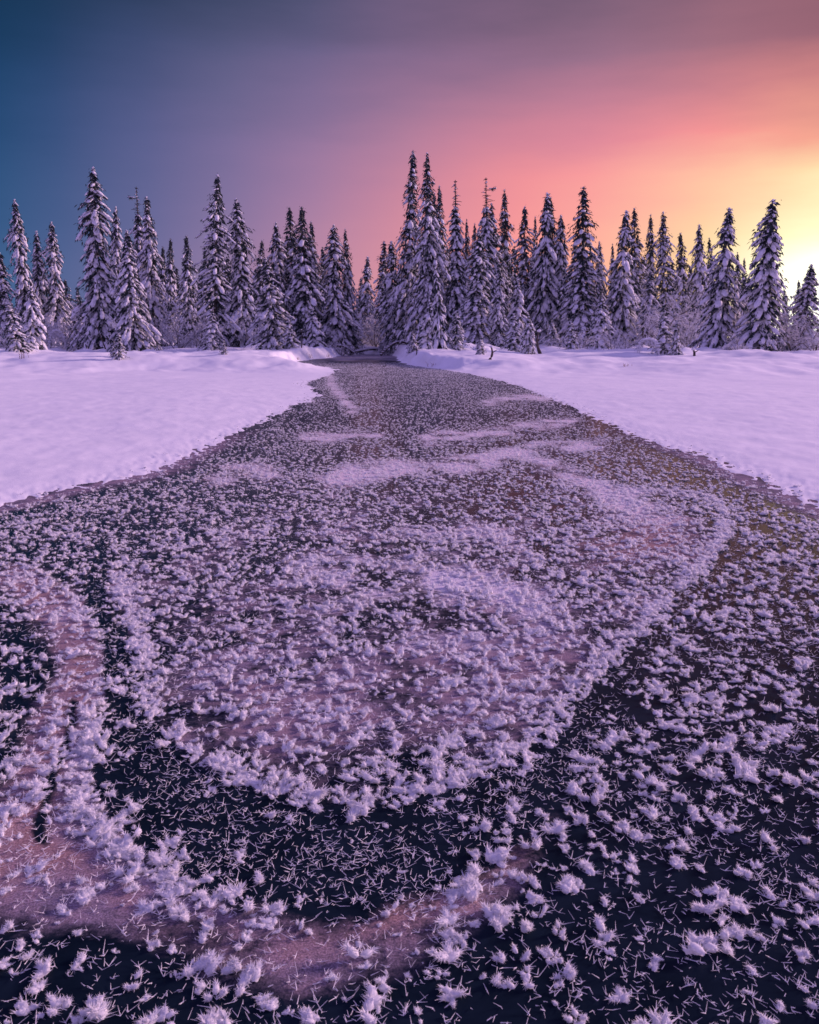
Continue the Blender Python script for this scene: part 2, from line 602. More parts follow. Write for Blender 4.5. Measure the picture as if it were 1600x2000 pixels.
def pattern(x, y):
    """film of snow dust, rust stain and share of frost flowers at points of the ice"""
    u, v = plan(x, y)
    wob = 18 * k_of(v)
    u2 = u + wob * fbm(x * 4, y * 4, 3, 61)
    v2 = v + wob * 0.6 * fbm(x * 4, y * 4, 3, 71)
    nz = fbm(x * 1.6, y * 0.8, 3, 81)
    nf = fbm(x * 5, y * 3, 3, 85)
    dk = np.maximum(np.maximum((.3 + .7 * ss(v, 1000, 1260)) * band(u2 + 22 * np.sin(v / 55.), v2, DARK1, 40 + 42 * ss(v, 1250, 1500), 1, 4), band(u2, v2, DARK2, 34, 1, 4)), 0.9 * band(u2 + 8 * nf, v2, DARK3, 13))
    rim = np.maximum.reduce([band(u2, v2, RIM1, 26) * (1 - .5 * ss(v, 1440, 1500)), band(u2, v2, RIM2, 30), band(u2, v2, RIM3, 34), 0.8 * band(u2, v2, RIM4, 40)])
    tg = band(u2, v2, TONGUE, 62)
    arc = band(u2, v2, ARC, 52)
    disk = np.clip(1.6 * ell(u2 + 90 * nz, v2 + 40 * nf, 720, 1240, 480, 240), 0, 1) * np.clip(.8 + .6 * nf, .3, 1)
    film = 0.95 * disk * (0.85 + 0.5 * nz) + 0.55 * ell(u2, v2, 1290, 1060, 130, 60) + 0.55 * ell(u2, v2, 140, 1760, 190, 90) + 0.35 * ell(u2, v2, 650, 1890, 260, 70)
    film = film + 0.85 * tg + 0.50 * arc * (0.80 + 0.9 * nf)
    powder_glow = 0.85 * ell(u2, v2, 790, 1140, 400, 150) * (.7 + .9 * nf) + 0.42 * tg * (0.5 + 1.1 * nf) + 0.22 * disk * np.maximum(nz + .3 * nf, 0) + 0.45 * arc * np.maximum(nf + .2, 0)  # snow powder; the middle ellipse also paints the centre's brighter light into the colour
    st = 0
    for s in STREAKS:
        st = np.maximum(st, band(u2, v2, s, 135, 2.0) * (.75 + .6 * nf))
    film = film + 0.6 * st + 0.4 * rim
    powder_glow = (powder_glow + 0.90 * st + 0.42 * rim) * (1 - .9 * dk)
    film = film * (1 - 0.9 * dk)
    sd = -shore(x, y)
    near = ss(v, 780, 900)
    edge = np.exp(-(sd / 0.25) ** 2)
    film = film + 0.62 * edge * near
    farfilm = 1 - ss(v + 5 * fbm(x * .8, y * .25, 2, 63), 699, 715)
    film = film + farfilm * 0.4
    powder_glow = powder_glow + farfilm * .55
    rust = 0.55 * band(u2, v2, ARC, 30) * (.7 + .9 * nf) + 0.55 * tg + 0.45 * disk * np.maximum(nz + 0.25, 0) + 0.35 * st + 0.6 * ell(u2, v2, 1250, 1060, 130, 45) + 0.10 * edge
    D = 0.80 + 0.25 * nz + 0.25 * nf
    D = D * (1 - 0.95 * dk)
    D = D + 1.1 * rim + 0.46 * disk + 0.45 * tg + 0.9 * st
    D = D - 0.28 * arc * (1 - 0.6 * rim) - 0.25 * ss(v, 1500, 1900) * ss(u, 900, 1400) - 0.15 * ss(v, 1650, 2000)
    D = D - 0.30 * ell(u2, v2, 60, 1240, 90, 60) - 0.22 * ell(u2, v2, 900, 990, 160, 50)
    D = D * (1 - 0.45 * edge * near) * ss(v, 704, 716)
    return np.clip(film, 0, 1), (np.clip(rust, 0, 1), np.clip(powder_glow, 0, 1)), np.clip(D, 0.02, 1.6), u, v, sd


ang = np.linspace(-75, 75, 560)
rad = np.concatenate([[0.25, 0.6], np.geomspace(1.0, 80, 420)])
A, RD = np.meshgrid(np.radians(ang), rad)
gx, gy = (RD * np.sin(A)).ravel(), (RD * np.cos(A)).ravel()
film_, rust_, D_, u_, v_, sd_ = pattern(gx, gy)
nr, na = A.shape
idx = np.arange(nr * na).reshape(nr, na)
q = np.stack([idx[:-1, :-1], idx[:-1, 1:], idx[1:, 1:], idx[1:, :-1]], -1).reshape(-1, 4)
q = q[(sd_[q] > -0.8).any(1)][:, ::-1]
ice = make_mesh('ice', np.stack([gx, gy, np.zeros_like(gx)], -1), None, q, True, M_ICE, {'film': ('FLOAT', film_), 'rust': ('FLOAT', rust_[0]), 'powder_glow': ('FLOAT', rust_[1])})
tag(link('river_ice', ice), 'dark ice of the frozen creek with dusty and rusty patches', kind='structure')

# ------------------------------------------------------------------ spruces
DOMES = []
_r = np.random.RandomState(3)
for k in range(6):
    v = []
    for z, r in ((-0.40, 0.70), (0.0, 1.0), (0.5, 0.80)):
        for i in range(7):
            a = 2 * math.pi * (i + 0.5 * (z > -0.1)) / 7
            j = 1 + _r.uniform(-.20, .20)
            v.append((r * j * math.cos(a), r * j * math.sin(a), z + _r.uniform(-.12, .12)))
    v.append((0, 0, 0.85))
    DOMES.append(np.array(v))
DF = []
for rg in range(2):
    for i in range(7):
        a, b = rg * 7 + i, rg * 7 + (i + 1) % 7
        DF += [(a, b, b + 7), (a, b + 7, a + 7)]
for i in range(7):
    DF.append((14 + i, 14 + (i + 1) % 7, 21))
DF = np.array(DF)


def unit(v):
    return v / (np.linalg.norm(v, axis=-1, keepdims=True) + 1e-9)


def sprays(g, P, D, ln, wd, rs):
    """dark needle sprays: pointed blades from points P along D"""
    n = len(P)
    side = unit(np.cross(D, rs.normal(size=(n, 3))))
    m = P + D * (ln * 0.45)[:, None]
    s = side * wd[:, None] * 0.5
    tip = P + D * ln[:, None] - np.array([0, 0, 1.0]) * (ln * 0.12)[:, None]
    v = np.stack([P, m + s, tip, m - s], 1).reshape(-1, 3)
    f = np.arange(n)[:, None] * 4
    f = np.concatenate([f + np.array([[0, 1, 2]]), f + np.array([[0, 2, 3]])])
    g.add(v, f)


def spruce(seed, H, Rm, droop, power, snow, lump, spacing=0.30, nbr=7, bare=0.0, wave=0.25, top_snow=1.0, ragged=0.25, bare_side=0):
    """a snow-laden spruce: trunk, needle crown and caked snow; Rm = radius at the foot, bare = share of the top without foliage"""
    rs = np.random.RandomState(seed)
    trunk, fol, snw = Geo(), Geo(), Geo()
    bend = rs.uniform(-1, 1, 2) * 0.012 * H
    ph = rs.uniform(0, 6.28, 4)
    knots = np.linspace(0, 1, 15)
    kval = np.clip(rs.normal(size=15), -1.1, 1.2)

    def axis(z):
        tt = z / H
        return np.array([bend[0] * math.sin(tt * 3.1 + ph[2]) * tt, bend[1] * math.sin(tt * 3.1 + ph[3]) * tt, z])
    zs = np.linspace(0, H * 0.995, 14)
    trunk.tube([axis(z) for z in zs], [max(0.022, 0.011 * H * (1 - z / H) ** 0.9 + 0.014) for z in zs], 7)

    def radius(tt):            # tt = 0 at the tip, 1 at the foot
        w = 1 + wave * float(np.interp(tt, knots, kval))
        tb = max(tt - bare, 0) / (1 - bare)
        pt_ = min(1.0, 0.12 + tt * 6.5)
        return Rm * (0.03 + 0.97 * tb ** power) * w * pt_ * (1 if tt < 0.93 else 1 - (tt - 0.93) * 2.0)
    z = H * 0.985
    FP, FD, FL, FW = [], [], [], []
    while z > H * 0.035:
        tt = 1 - z / H
        r = radius(tt)
        if tt < bare:                                     # dead top: a few bare stubs
            if rs.rand() < 0.8:
                a = rs.uniform(0, 6.28)
                l = rs.uniform(0.15, 0.5) * (0.4 + tt / max(bare, .01)) * Rm * 0.7
                p0 = axis(z)
                d = np.array([math.cos(a), math.sin(a), rs.uniform(-.25, .3)])
                trunk.tube([p0, p0 + d * l * .6, p0 + d * l + np.array([0, 0, -.05])], [0.030, 0.022, 0.012], 4)
                if rs.rand() < .6:
                    snw.add(DOMES[rs.randint(6)] * lump * .45 + p0 + d * l * .5, DF)
            k = 7
            aa = rs.uniform(0, 6.28, k)
            FP.append(np.repeat(axis(z)[None], k, 0))
            FD.append(unit(np.stack([np.cos(aa), np.sin(aa), rs.normal(-.2, .4, k)], -1)))
            FL.append(rs.uniform(.10, .24, k) * (.5 + tt / bare))
            FW.append(np.full(k, .05))
            z -= spacing * rs.uniform(.4, .8)
            continue
        if rs.rand() < .09 and tt > .12:
            z -= spacing
            continue
        k = max(3, int(round(nbr * (0.55 + 0.45 * tt) + rs.uniform(-1, 1))))
        a0 = rs.uniform(0, 6.28)
        for i in range(k):
            a = a0 + 6.283 * i / k + rs.uniform(-.35, .35)
            Lb = r * rs.uniform(1 - ragged, 1 + ragged) * (1 + 0.16 * math.sin(3 * a + z * 2.1) + 0.20 * math.sin(a + z * .9 + ph[1]))
            if rs.rand() < 0.04:
                Lb *= 1.35
            dr = droop * rs.uniform(.7, 1.25) * (0.45 + 0.55 * min(1, tt * 3))
            o = np.array([math.cos(a), math.sin(a), 0])
            base = axis(z + rs.uniform(-.4, .4) * spacing)

            def P(s):
                return base + o * Lb * s - np.array([0, 0, 1]) * Lb * (dr * (0.35 * s + 0.65 * s * s))
            tan = unit(P(1.0) - P(0.6))
            # needles
            n = int(6 + 15 * min(1, Lb / 0.9))
            s = rs.uniform(.15, 1.12, n)
            pp = np.array([P(q_) for q_ in s])
            pp[::3] += (np.array([0, 0, .55]) + o * .35) * lump * rs.uniform(.3, 1.3, (len(pp[::3]), 1)) + rs.normal(size=(len(pp[::3]), 3)) * lump * .45
            dd = unit(tan * 0.7 + np.array([0, 0, -0.65]) + o * 0.25 + rs.normal(size=(n, 3)) * 0.42)
            FP.append(pp)
            FD.append(dd)
            tf = .35 + .65 * min(1, tt * 5)
            FL.append(rs.uniform(.55, 1.15, n) * lump * 1.9 * tf)
            FW.append(rs.uniform(.30, .60, n) * lump * tf)
            # caked snow
            sn = min(1, snow * 1.08) * (min(1, top_snow * 1.35) if tt < 0.30 else 1.0)
            m = 1 + int(Lb / (lump * 1.5))
            for j in range(m):
                if rs.rand() > sn:
                    continue
                q_ = (j + rs.uniform(.55, 1.05)) / m
                c = P(q_) + rs.normal(size=3) * lump * 0.15
                sz = lump * min(1.55, max(.40, rs.lognormal(-.16, .40))) * (0.36 + 0.64 * min(1, tt * 4))
                ax = unit(P(q_ + .05) - P(q_ - .05))
                up = unit(np.array([0, 0, 1.0]) - ax * ax[2] + o * 0.25)
                sd_ = unit(np.cross(up, ax))
                up = np.cross(ax, sd_)
                sc = np.array([sz * rs.uniform(1.2, 2.3), sz * rs.uniform(.60, .95), sz * rs.uniform(.45, .75)])
                v = DOMES[rs.randint(6)] * sc
                snw.add(c + v[:, :1] * ax + v[:, 1:2] * sd_ + v[:, 2:] * up + up * sz * 0.10, DF)
        z -= spacing * rs.uniform(.75, 1.25) * (0.55 + 0.45 * min(1, tt * 4))
    # dark inner growth
    n = int(H * 55)
    tt = rs.uniform(max(bare, .02), .97, n)
    aa = rs.uniform(0, 6.28, n)
    rr = np.array([radius(q_) for q_ in tt]) * rs.uniform(.1, .65, n)
    pp = np.array([axis(H * (1 - q_)) for q_ in tt]) + np.stack([np.cos(aa) * rr, np.sin(aa) * rr, -rr * droop * .6], -1)
    FP.append(pp)
    FD.append(unit(np.stack([np.cos(aa) * .5, np.sin(aa) * .5, -np.ones(n)], -1) + rs.normal(size=(n, 3)) * .35))
    FL.append(rs.uniform(.7, 1.4, n) * lump * 2.2)
    FW.append(rs.uniform(.5, 1.0, n) * lump * 1.2)
    sprays(fol, np.concatenate(FP), np.concatenate(FD), np.concatenate(FL), np.concatenate(FW), rs)
    if bare_side:                                         # one living limb on the bare top
        p0 = axis(H * .925)
        pe = p0 + np.array([.62, 0, .05])
        trunk.tube([p0, (p0 + pe) / 2 - np.array([0, 0, .04]), pe], [.03, .025, .015], 5)
        sprays(fol, np.repeat(pe[None], 26, 0) - np.stack([rs.uniform(0, .3, 26), rs.normal(size=26) * .05, np.zeros(26)], -1), unit(np.stack([rs.uniform(-.2, 1, 26), rs.normal(size=26) * .5, rs.normal(size=26) * .6], -1)), rs.uniform(.12, .3, 26), np.full(26, .07), rs)
        for q_ in (.3, .5, .62):
            snw.add(DOMES[2] * np.array([.11, .09, .07]) + p0 + np.array([q_, 0, .09]), DF)
    # the leader, with a cap of snow
    top = axis(H * 0.99)
    sprays(fol, np.repeat(top[None], 8, 0) - np.array([0, 0, .12]), unit(np.stack([rs.normal(size=8) * .5, rs.normal(size=8) * .5, np.full(8, .5)], -1)), np.full(8, lump * 1.2), np.full(8, lump * .4), rs)
    if bare == 0 and top_snow > .4:
        v = DOMES[0] * lump * np.array([.45, .45, .75])
        snw.add(v + top, DF)
    return {'H': H, 'R': Rm, 'parts': [('trunk', trunk.mesh('trunk', M_BARK)), ('crown', fol.mesh('crown', M_NEEDLE, False)), ('snow_clumps', snw.mesh('snow_clumps', M_TSNOW))]}


PROTO = {
    'col': [spruce(11, 13, 1.35, 1.15, .62, .90, .17, .27, 7, wave=.32), spruce(12, 13, 1.3, 1.2, .72, .88, .16, .26, 7, wave=.40), spruce(13, 13, 1.4, 1.1, .66, .92, .18, .28, 7, wave=.28)],
    'candle': [spruce(21, 15, 1.25, 1.5, .80, .66, .14, .25, 8, wave=.30, top_snow=.35, ragged=.40), spruce(22, 15, 1.3, 1.45, .76, .70, .14, .25, 8, wave=.34, top_snow=.45, ragged=.40)],
    'cone': [spruce(31, 11, 1.75, 1.0, .82, .84, .18, .28, 8, wave=.20), spruce(32, 11, 1.7, 1.05, .86, .80, .17, .28, 8, wave=.18), spruce(33, 11, 1.75, .95, .80, .86, .19, .29, 8, wave=.22)],
    'dead': [spruce(41, 13, 1.35, .95, .72, .70, .14, .25, 8, bare=.17, wave=.2, ragged=.4), spruce(42, 13, 1.45, 1.0, .64, .74, .15, .26, 7, bare=.17, wave=.2, ragged=.45, bare_side=1)],
    'sparse': [spruce(45, 13, 1.35, .75, .66, .70, .14, .29, 6, wave=.30, ragged=.5, top_snow=.6), spruce(46, 13, 1.4, .85, .70, .72, .15, .28, 7, wave=.35, ragged=.5, top_snow=.7)],
    'dark': [spruce(51, 12, 1.35, 1.0, .78, .60, .14, .25, 8, wave=.18, top_snow=.35), spruce(52, 12, 1.3, 1.1, .82, .56, .14, .25, 8, wave=.22, top_snow=.4)],
    'young': [spruce(61, 3.4, .62, 1.0, .80, .92, .105, .15, 7, wave=.2), spruce(62, 3.4, .58, 1.15, .7, .94, .115, .16, 7, wave=.3), spruce(63, 3.4, .66, .9, .85, .90, .10, .15, 7, wave=.15)],
}


def place(px, Yd):
    """world point on the ground in the column px at distance Yd"""
    x = (px - CX) / FPX * Yd
    for _ in range(3):
        z = float(terrain(np.array([x]), np.array([Yd]))[0])
        x = (px - CX) / FPX * (Yd * CP - (z - CAM_H) * SP)
    return x, Yd, z


def ground_at(px, py, lo=24.0, hi=85.0):
    """where the sight line of a photo position first meets the snow"""
    ys = np.linspace(lo, hi, 400)
    xc, yc = (px - CX) / FPX, (CY - py) / FPX
    d = np.array([xc, CP + yc * SP, -SP + yc * CP])
    tt = ys / d[1]
    zz = CAM_H + d[2] * tt
    hit = np.nonzero(zz <= terrain(d[0] * tt, ys))[0]
    return float(ys[hit[0]]) if len(hit) else hi


def tip_point(px, py, Yd):
    xc, yc = (px - CX) / FPX, (CY - py) / FPX
    dz = Yd * (yc * CP - SP) / (CP + yc * SP)
    return xc * (Yd * CP - dz * SP), CAM_H + dz


def tree(kind, tip, base, hw, label, Yd=None, group=None, var=None, name='spruce_tree', cat='spruce', rot=None):
    """base is a photo position on the snow, or the column alone when Yd is given"""
    bx = base[0]
    if Yd is None:
        Yd = ground_at(*base)
    x, y, z = place(bx, Yd)
    tx, tz = tip_point(tip[0], tip[1], Yd)
    h = tz - z + 0.05
    rs = random.Random(int(tip[0] * 7 + tip[1]))
    pr = PROTO[kind][rs.randrange(len(PROTO[kind])) if var is None else var % len(PROTO[kind])]
    sz = h / pr['H']
    want = (1.02 if kind in ('col', 'sparse', 'candle') else 1.10) * hw * Yd / FPX / pr['R']
    sxy = min(max(want, 0.62 * sz), 1.75 * sz)
    e = bpy.data.objects.new(name, None)
    COL.objects.link(e)
    e.location = (x, y, z - 0.06)
    lean = math.atan2(tx - x, h)
    spin = rs.uniform(0, 6.28) if rot is None else rot
    e.rotation_euler = (Matrix.Rotation(lean, 3, 'Y') @ Matrix.Rotation(spin, 3, 'Z')).to_euler()
    e.scale = (sxy, sxy, sz)
    e.empty_display_size = 0.1
    tag(e, label, cat, group)
    for nm, me in pr['parts']:
        c = link(nm, me, e)
        if nm != 'trunk':
            c['kind'] = 'stuff'
    return e


GL, GC, GR = 'spruces left of the creek mouth', 'spruces right of the creek mouth', 'spruces below the bright sky'
YG = 'young spruces in front of the forest'
T = [
    # left stand
    ('col', (-2, 492), (14, 682), 34, 'snowy spruce cut off by the left edge of the picture', 60, GL),
    ('col', (28, 388), (58, 0), 27, 'slim leaning snow-caked spruce nearest the left edge, tall above its neighbours', 66, GL),
    ('cone', (70, 450), (86, 0), 30, 'blunt-topped snowy spruce just right of the slim leaning one', 70, GL),
    ('col', (100, 432), (114, 0), 26, 'pointed snowy spruce at the edge of the dark gap, fourth treetop from the left', 68, GL),
    ('col', (183, 325), (202, 668), 44, 'tallest spruce of the left stand, a thick snow-caked column', 58, GL),
    ('col', (227, 402), (232, 0), 22, 'slim spruce tucked between the tallest left spruce and its twin-topped neighbour', 72, GL),
    ('dead', (266, 362), (284, 0), 31, 'snowy spruce with a knobbly top and one lone side branch, left stand', 66, GL, 1, 3.14),
    ('col', (285, 382), (303, 0), 31, 'snowy spruce close behind the knobbly-topped one, its right-hand partner', 63, GL),
    ('cone', (246, 448), (264, 672), 42, 'pink-lit spruce with heavy snow lumps in front of the knobbly-topped spruce', 54, GL),
    ('dark', (317, 480), (318, 0), 20, 'small dark spruce low on the skyline, left of a sharp-pointed one', 84, GL),
    ('dark', (332, 464), (334, 0), 20, 'small dark spruce low on the skyline with a needle-like point', 82, GL),
    ('dark', (365, 458), (369, 0), 25, 'dark pointed spruce standing alone left of the tall shaggy spruce', 76, GL),
    ('sparse', (427, 338), (421, 668), 42, 'tall shaggy spruce with thin bare side twigs, second tallest of the left stand', 60, GL),
    ('dark', (400, 478), (402, 0), 20, 'short dark spruce partly behind the tall shaggy spruce', 80, GL),
    ('col', (460, 386), (479, 0), 37, 'full snowy spruce right beside the tall shaggy spruce', 61, GL),
    ('dark', (511, 466), (505, 0), 26, 'dark spruce with little snow, low between two snowy spruces', 76, GL),
    ('col', (540, 433), (550, 0), 28, 'slender snowy spruce left of the dark twin tops', 68, GL),
    ('dark', (567, 403), (574, 0), 36, 'left one of two dark spruces with twin tops', 69, GL),
    ('dark', (588, 402), (599, 0), 36, 'right one of two dark spruces with twin tops', 66, GL),
    ('candle', (606, 430), (621, 0), 26, 'narrow dark spruce leaning on the right twin top', 70, GL),
    ('dark', (629, 481), (632, 0), 24, 'short dark spruce in the notch of the skyline before the creek', 80, GL),
    ('col', (653, 438), (656, 0), 35, 'snow-flecked spruce second from the creek gap, left bank', 67, GL),
    ('candle', (675, 445), (684, 0), 22, 'thin spruce standing right at the left side of the creek gap', 69, GL),
    ('cone', (521, 503), (536, 677), 48, 'broad snow-draped spruce in front of the slender one, left bank', 55, GL),
    # middle stand
    ('dark', (705, 540), (705, 0), 17, 'far small bluish spruce seen in the creek gap', 92, GC),
    ('cone', (717, 500), (716, 0), 26, 'bluish spruce in the creek gap, in front of the smallest one', 86, GC),
    ('candle', (747, 469), (751, 0), 28, 'dark spruce on the right side of the creek gap', 80, GC),
    ('cone', (762, 470), (774, 0), 36, 'spruce with boughs hanging over the creek mouth', 70, GC),
    ('candle', (803, 290), (800, 0), 37, 'tallest spruce of all, a dark shaggy spire beside the creek', 66, GC, 0),
    ('candle', (834, 296), (840, 0), 37, 'second of the two tallest spires, right of the tallest', 63, GC, 1),
    ('candle', (857, 360), (863, 0), 27, 'double-topped spruce leaning close to the two tallest spires', 70, GC),
    ('candle', (847, 374), (853, 0), 22, 'narrow spruce squeezed between the second spire and the double-topped one', 73, GC),
    ('dead', (889, 350), (893, 0), 37, 'spruce with a long thin bare tip like a mast', 64, GC, 0),
    ('dark', (911, 426), (913, 0), 18, 'small dark spruce top between the mast-tipped spruce and the snag', 84, GC),
    ('dark', (926, 434), (927, 0), 18, 'low dark spruce top just left of the bare-topped snag', 80, GC),
    ('dead', (948, 345), (955, 0), 36, 'snag-topped spruce with bare limbs and one tufted side limb', 65, GC, 1, 0.0),
    ('sparse', (958, 394), (974, 0), 30, 'drooping snowy spruce close behind the snag-topped one', 70, GC),
    ('dark', (985, 367), (990, 0), 29, 'dense dark conical spruce right of the snag-topped one', 74, GC),
    ('col', (935, 452), (930, 680), 36, 'slender bright snowy spruce in front of the snag-topped one', 56, GC),
    ('col', (974, 512), (975, 680), 20, 'very slim snowy spruce in front of the dense dark cone', 55, GC),
    ('sparse', (1025, 401), (1020, 0), 33, 'ragged spruce with a crooked shoot at its top', 67, GC),
    ('dark', (1045, 420), (1046, 0), 16, 'thin dark spruce top beside the ragged crooked one', 82, GC),
    ('cone', (1067, 375), (1065, 0), 41, 'wide spruce with two close tips, middle of the right bank', 66, GC),
    ('dark', (1075, 382), (1080, 0), 32, 'spruce forming the second tip of the wide pair', 68, GC),
    ('col', (1097, 418), (1098, 0), 30, 'snowy spruce in the dip between the wide pair and the big shaggy spruce', 66, GC),
    ('dark', (1138, 362), (1135, 0), 48, 'big broad shaggy spruce, tallest on the right before the orange sky', 62, GC),
    ('col', (1170, 470), (1171, 0), 19, 'short spruce at the right foot of the big shaggy one, against orange sky', 74, GC),
    # right stand
    ('dark', (1196, 474), (1198, 0), 15, 'thin spruce peeping out left of the paired conical tops', 80, GR),
    ('cone', (1221, 410), (1214, 0), 41, 'full conical spruce, left one of a pair against the orange sky', 62, GR),
    ('dark', (1237, 403), (1246, 0), 31, 'conical spruce, right one of a pair against the orange sky', 68, GR),
    ('dark', (1271, 416), (1272, 0), 24, 'narrow pointed spruce right of the conical pair', 70, GR),
    ('sparse', (1297, 411), (1296, 0), 31, 'spruce with a branch sticking out to the right behind the rimed birch', 66, GR),
    ('dark', (1330, 452), (1336, 0), 25, 'short spruce behind the right side of the rimed birch', 72, GR),
    ('cone', (1368, 437), (1365, 0), 31, 'snowy spruce left of the broad cross-tipped one', 66, GR),
    ('dark', (1387, 462), (1388, 0), 20, 'hazy spruce half hidden behind the broad cross-tipped one', 78, GR),
    ('cone', (1425, 404), (1402, 682), 48, 'broad snow-draped spruce with a bare cross-like tip', 52, GR, 0),
    ('dark', (1441, 490), (1443, 0), 17, 'low hazy spruce top between the two broad snowy spruces, left one', 84, GR),
    ('dark', (1453, 502), (1455, 0), 15, 'low hazy spruce top between the two broad snowy spruces, right one', 80, GR),
    ('cone', (1510, 388), (1482, 684), 52, 'tall broad spruce glowing pink against the yellow sky', 50, GR, 2),
    ('dark', (1532, 563), (1533, 0), 16, 'tiny spruce top in front of the white glow', 82, GR),
    ('dark', (1560, 545), (1561, 0), 18, 'small spruce top left of the spruce at the right edge', 78, GR),
    ('cone', (1583, 515), (1568, 682), 42, 'snowy spruce at the right edge below the bright glow', 52, GR, 1),
    ('cone', (1272, 528), (1262, 0), 28, 'mid-height snowy spruce below the narrow pointed one', 60, GR),
]
BACK = 'dim spruces behind the front trees'
for tip, Yd, hw, label in [
    ((128, 545), 92, 24, 'dim low spruce behind the thicket in the left gap'), ((152, 560), 90, 22, 'dim low spruce just left of the tallest left spruce'),
    ((298, 500), 88, 30, 'dim spruce behind the pink-lit one'), ((345, 520), 90, 30, 'dim spruce below the two small dark tops'), ((392, 530), 90, 30, 'dim spruce behind the left side of the tall shaggy one'),
    ((445, 500), 88, 32, 'dim spruce between the tall shaggy and the full snowy spruce'), ((498, 525), 90, 32, 'dim spruce behind the dark spruce with little snow'),
    ((560, 500), 88, 34, 'dim spruce behind the slender snowy one'), ((612, 510), 88, 34, 'dim spruce behind the narrow dark one by the twin tops'), ((642, 525), 90, 30, 'dim spruce low in the skyline notch by the creek'),
    ((780, 520), 90, 30, 'dim spruce left of the tallest spire'), ((822, 470), 86, 30, 'dim spruce between the two tallest spires'), ((875, 480), 88, 30, 'dim spruce left of the mast-tipped one'),
    ((905, 500), 88, 34, 'dim spruce right of the mast-tipped one'), ((945, 500), 88, 34, 'dim spruce behind the snag-topped one'), ((1003, 480), 88, 34, 'dim spruce behind the ragged crooked one'),
    ((1043, 490), 88, 36, 'dim spruce behind the left side of the wide pair'), ((1085, 500), 88, 36, 'dim spruce behind the right side of the wide pair'), ((1118, 500), 88, 36, 'dim spruce behind the left side of the big shaggy one'),
    ((1155, 530), 90, 34, 'dim spruce behind the right side of the big shaggy one'), ((1183, 560), 92, 30, 'dim low spruce in the orange gap'), ((1258, 500), 88, 36, 'dim spruce between the conical pair and the narrow pointed one'),
    ((1315, 510), 88, 36, 'dim spruce behind the rimed birch'), ((1350, 520), 88, 32, 'dim spruce left of the cross-tipped spruce'), ((1465, 540), 90, 30, 'dim low spruce left of the glowing one')]:
    T.append(('dark', tip, (tip[0] * .985 + 12, 0), hw, label, Yd, BACK))
for e in T:
    tree(e[0], e[1], e[2], e[3], e[4], e[5], e[6], e[7] if len(e) > 7 else None, rot=e[8] if len(e) > 8 else None)

YT = [
    ((17, 596), (36, 686), 26, 'drooping snow-heaped young spruce at the far left'),
    ((60, 560), (66, 680), 22, 'young snowy spruce under the slim leaning spruce'),
    ((412, 604), (414, 682), 21, 'bright young spruce in front of the tall shaggy spruce'),
    ((437, 664), (437, 692), 15, 'tiny snow-smothered spruce at the foot of the bright young one'),
    ((355, 646), (355, 677), 12, 'left one of two tiny spruces under the dark pointed spruce'),
    ((367, 642), (367, 676), 10, 'right one of two tiny spruces under the dark pointed spruce'),
    ((563, 622), (568, 680), 20, 'young spruce at the right foot of the broad snow-draped one, left bank'),
    ((610, 602), (615, 677), 20, 'young spruce in front of the dark twin tops'),
    ((640, 620), (644, 674), 18, 'young spruce on the left bank next to the creek'),
    ((232, 650), (233, 702), 17, 'lone little spruce standing out on the open snow, left'),
    ((223, 668), (222, 698), 10, 'small side shoot of a spruce beside the lone little one'),
    ((284, 655), (284, 682), 12, 'snow-capped dwarf spruce below the pink-lit spruce'),
    ((851, 520), (862, 680), 18, 'thin pink-lit young spruce in front of the second spire'),
    ((840, 592), (834, 682), 21, 'stout young spruce left of the thin pink-lit one'),
    ((806, 648), (808, 686), 12, 'dwarf spruce on the right bank at the creek mouth'),
    ((893, 612), (893, 681), 22, 'hunched young spruce below the mast-tipped spruce'),
    ((940, 654), (938, 692), 13, 'dwarf spruce beside the bent dark stub on the right bank'),
    ((1012, 545), (1010, 674), 25, 'snow-draped young spruce below the ragged crooked one'),
    ((1003, 612), (1003, 686), 20, 'bright young spruce in front of the snow-draped one'),
    ((1033, 618), (1033, 691), 16, 'slim young spruce left of the curved stump'),
    ((1078, 625), (1080, 676), 23, 'bushy young spruce right of the curved stump'),
    ((1115, 628), (1115, 682), 18, 'young spruce below the big shaggy spruce'),
    ((1175, 585), (1170, 674), 28, 'plump young spruce at the end of the middle stand'),
    ((1296, 610), (1300, 691), 25, 'taller one of two young spruces on the snow below the birch'),
    ((1323, 626), (1320, 693), 14, 'shorter slim one of two young spruces below the birch'),
    ((1230, 600), (1232, 676), 22, 'young spruce in shade below the conical pair'),
]
for i, (tip, base, hw, label) in enumerate(YT):
    tree('young', tip, base, hw, label, None, YG, i, 'young_spruce', 'young spruce')

# ------------------------------------------------------------------ rimed birches, shrubs, stumps, logs


